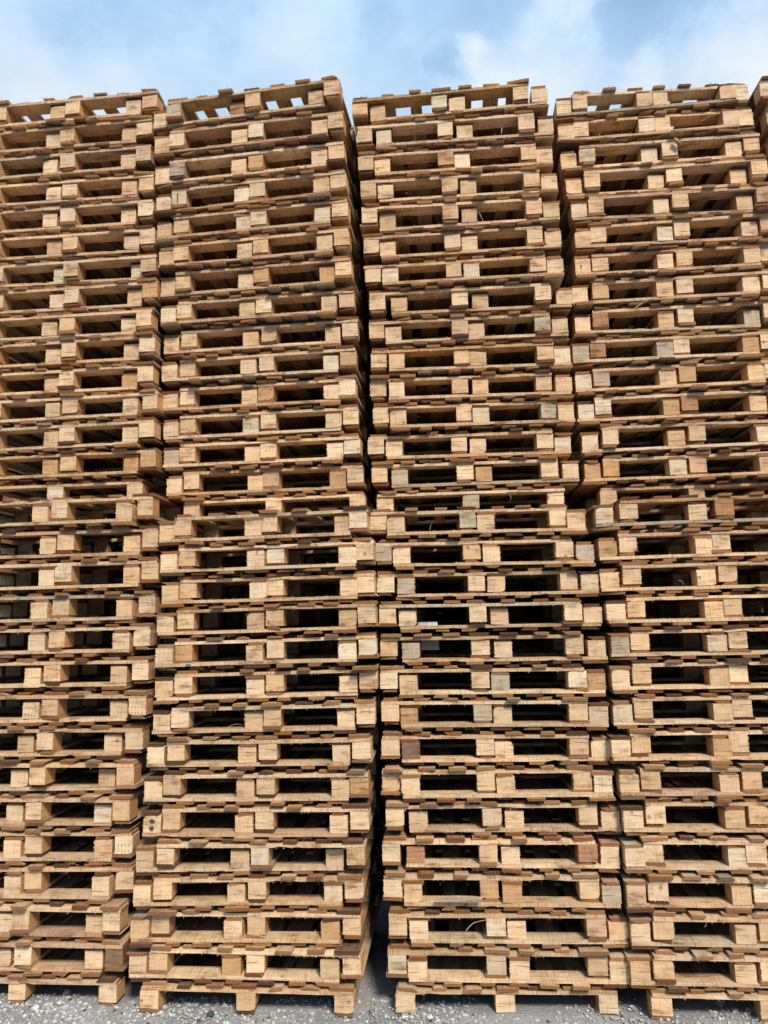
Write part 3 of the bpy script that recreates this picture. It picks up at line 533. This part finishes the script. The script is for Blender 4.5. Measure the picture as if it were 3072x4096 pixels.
stem([(1010, 4010), (1560, 3870), (1570, 3860)][1:], 0, 'thin dark twig in the gap between second and third stack', M_TWIG, z=0.006)
def strip(pxs, y, h, lab, col):
    rn = random.Random(len(lab)); P = [hit(a, b, y=y) for a, b in pxs]; V = []; F = []
    n = 14
    for i in range(n + 1):
        t = i / n * (len(P) - 1); k = min(int(t), len(P) - 2); p = P[k].lerp(P[k + 1], t - k); w = h * (0.35 + 0.65 * math.sin(math.pi * (0.12 + 0.76 * i / n))) * rn.uniform(0.8, 1.15)
        V += [(p.x, p.y, p.z), (p.x, p.y + 0.03, p.z + 0.001), (p.x, p.y + 0.028, p.z + w), (p.x, p.y - 0.002, p.z + w * 0.9)]
    for i in range(n):
        for k in range(4): a, b = i * 4 + k, i * 4 + (k + 1) % 4; F.append((a, b, b + 4, a + 4))
    F += [(3, 2, 1, 0), (4 * n, 4 * n + 1, 4 * n + 2, 4 * n + 3)]
    prop(link('bark_strip', mesh('bark_strip', (V, F), [M_STRING]), color=(*col, 1)), lab, 'bark strip')
strip([(1745, 3599), (1840, 3597), (1930, 3601)], -0.055, 0.009, 'torn strip of bark lying on a stringer low in the third stack', GREY)
strip([(716, 3535), (770, 3533), (828, 3530)], -0.05, 0.005, 'thin pale splinter hanging below a stringer low in the second stack', PALE)
strip([(2697, 553), (2710, 562), (2722, 574)], 0.28, 0.012, 'small pale scrap of bark near the top of the fourth stack', WHITE)
def offcut(x0, x1, ytop, ybot, y, dep, lab, col):
    rn = random.Random(int(x0)); a = hit(x0, ytop, y=y); b = hit(x1, ybot, y=y); w = b.x - a.x; h = a.z - b.z
    V, F = sweep(rect(w, h, 3, 2), dep, 3, 1, 0.0012, rn)
    o = link('timber_offcut', mesh('timber_offcut', (V, F), [M_STRING]), None, ((a.x + b.x) / 2, y + dep / 2, (a.z + b.z) / 2), color=(*col, 1))
    prop(o, lab, 'offcut')
offcut(1672, 1750, 2489, 2506, 0.13, 0.10, 'pale grey timber offcut lying low in a left opening of the third stack', (0.62, 0.70, 0.78))
offcut(1682, 1757, 2560, 2599, 0.13, 0.10, 'dark weathered grey offcut wedged high in a left opening of the third stack', (0.27, 0.25, 0.255))
# faint rows of printed ticks on a few blocks
M_INK = plain('faded_ink', (0.20, 0.15, 0.11))
def ticks(key, bi, rows, seed):
    kids = sorted((c for c in ROOTS[key].children if c.name.split('.')[0] == 'block'), key=lambda c: (round(c.location.y * 5), c.location.x)); tgt = kids[bi]
    rn = random.Random(seed); V = []; F = []
    for z in rows:
        for k in range(4):
            x = -0.030 + 0.020 * k; dx, dz = 0.0016, rn.uniform(0.003, 0.005); b = len(V)
            V += [(x - dx, -0.0542, z - dz), (x + dx, -0.0542, z - dz), (x + dx * 1.4, -0.0542, z + dz), (x - dx, -0.0542, z + dz)]
            V += [(p[0], -0.0536, p[2]) for p in V[b:b + 4]]
            F += [(b, b + 1, b + 2, b + 3), (b + 7, b + 6, b + 5, b + 4)] + [(b + q, b + 4 + q, b + 4 + (q + 1) % 4, b + (q + 1) % 4) for q in range(4)]
    o = bpy.data.objects.new('printed_mark', mesh('printed_mark', (V, F), [M_INK])); COL.objects.link(o); o.parent = tgt; o['label'] = 'faded rows of printed ticks'
    if abs(abs(tgt.rotation_euler.y) - 3.14159) < 0.01: o.rotation_euler = (0, 3.14159, 0)
for q, (key, bi, rows) in enumerate((((1, 20, 'U'), 1, (0.03, -0.02)), ((1, 21, 'I'), 1, (0.015, -0.03)), ((1, 21, 'U'), 2, (0.0, -0.034)), ((1, 9, 'U'), 2, (-0.012,)), ((1, 13, 'I'), 2, (0.01, -0.03)),
        ((1, 8, 'I'), 1, (0.0, -0.03)), ((1, 25, 'U'), 2, (0.0, -0.03)), ((1, 0, 'U'), 2, (0.012,)), ((1, 0, 'U'), 1, (0.034, -0.03)), ((1, 6, 'I'), 2, (0.0,)), ((1, 9, 'I'), 2, (-0.03,)), ((2, 27, 'I'), 1, (0.01,)))):
    ticks(key, bi, rows, q)
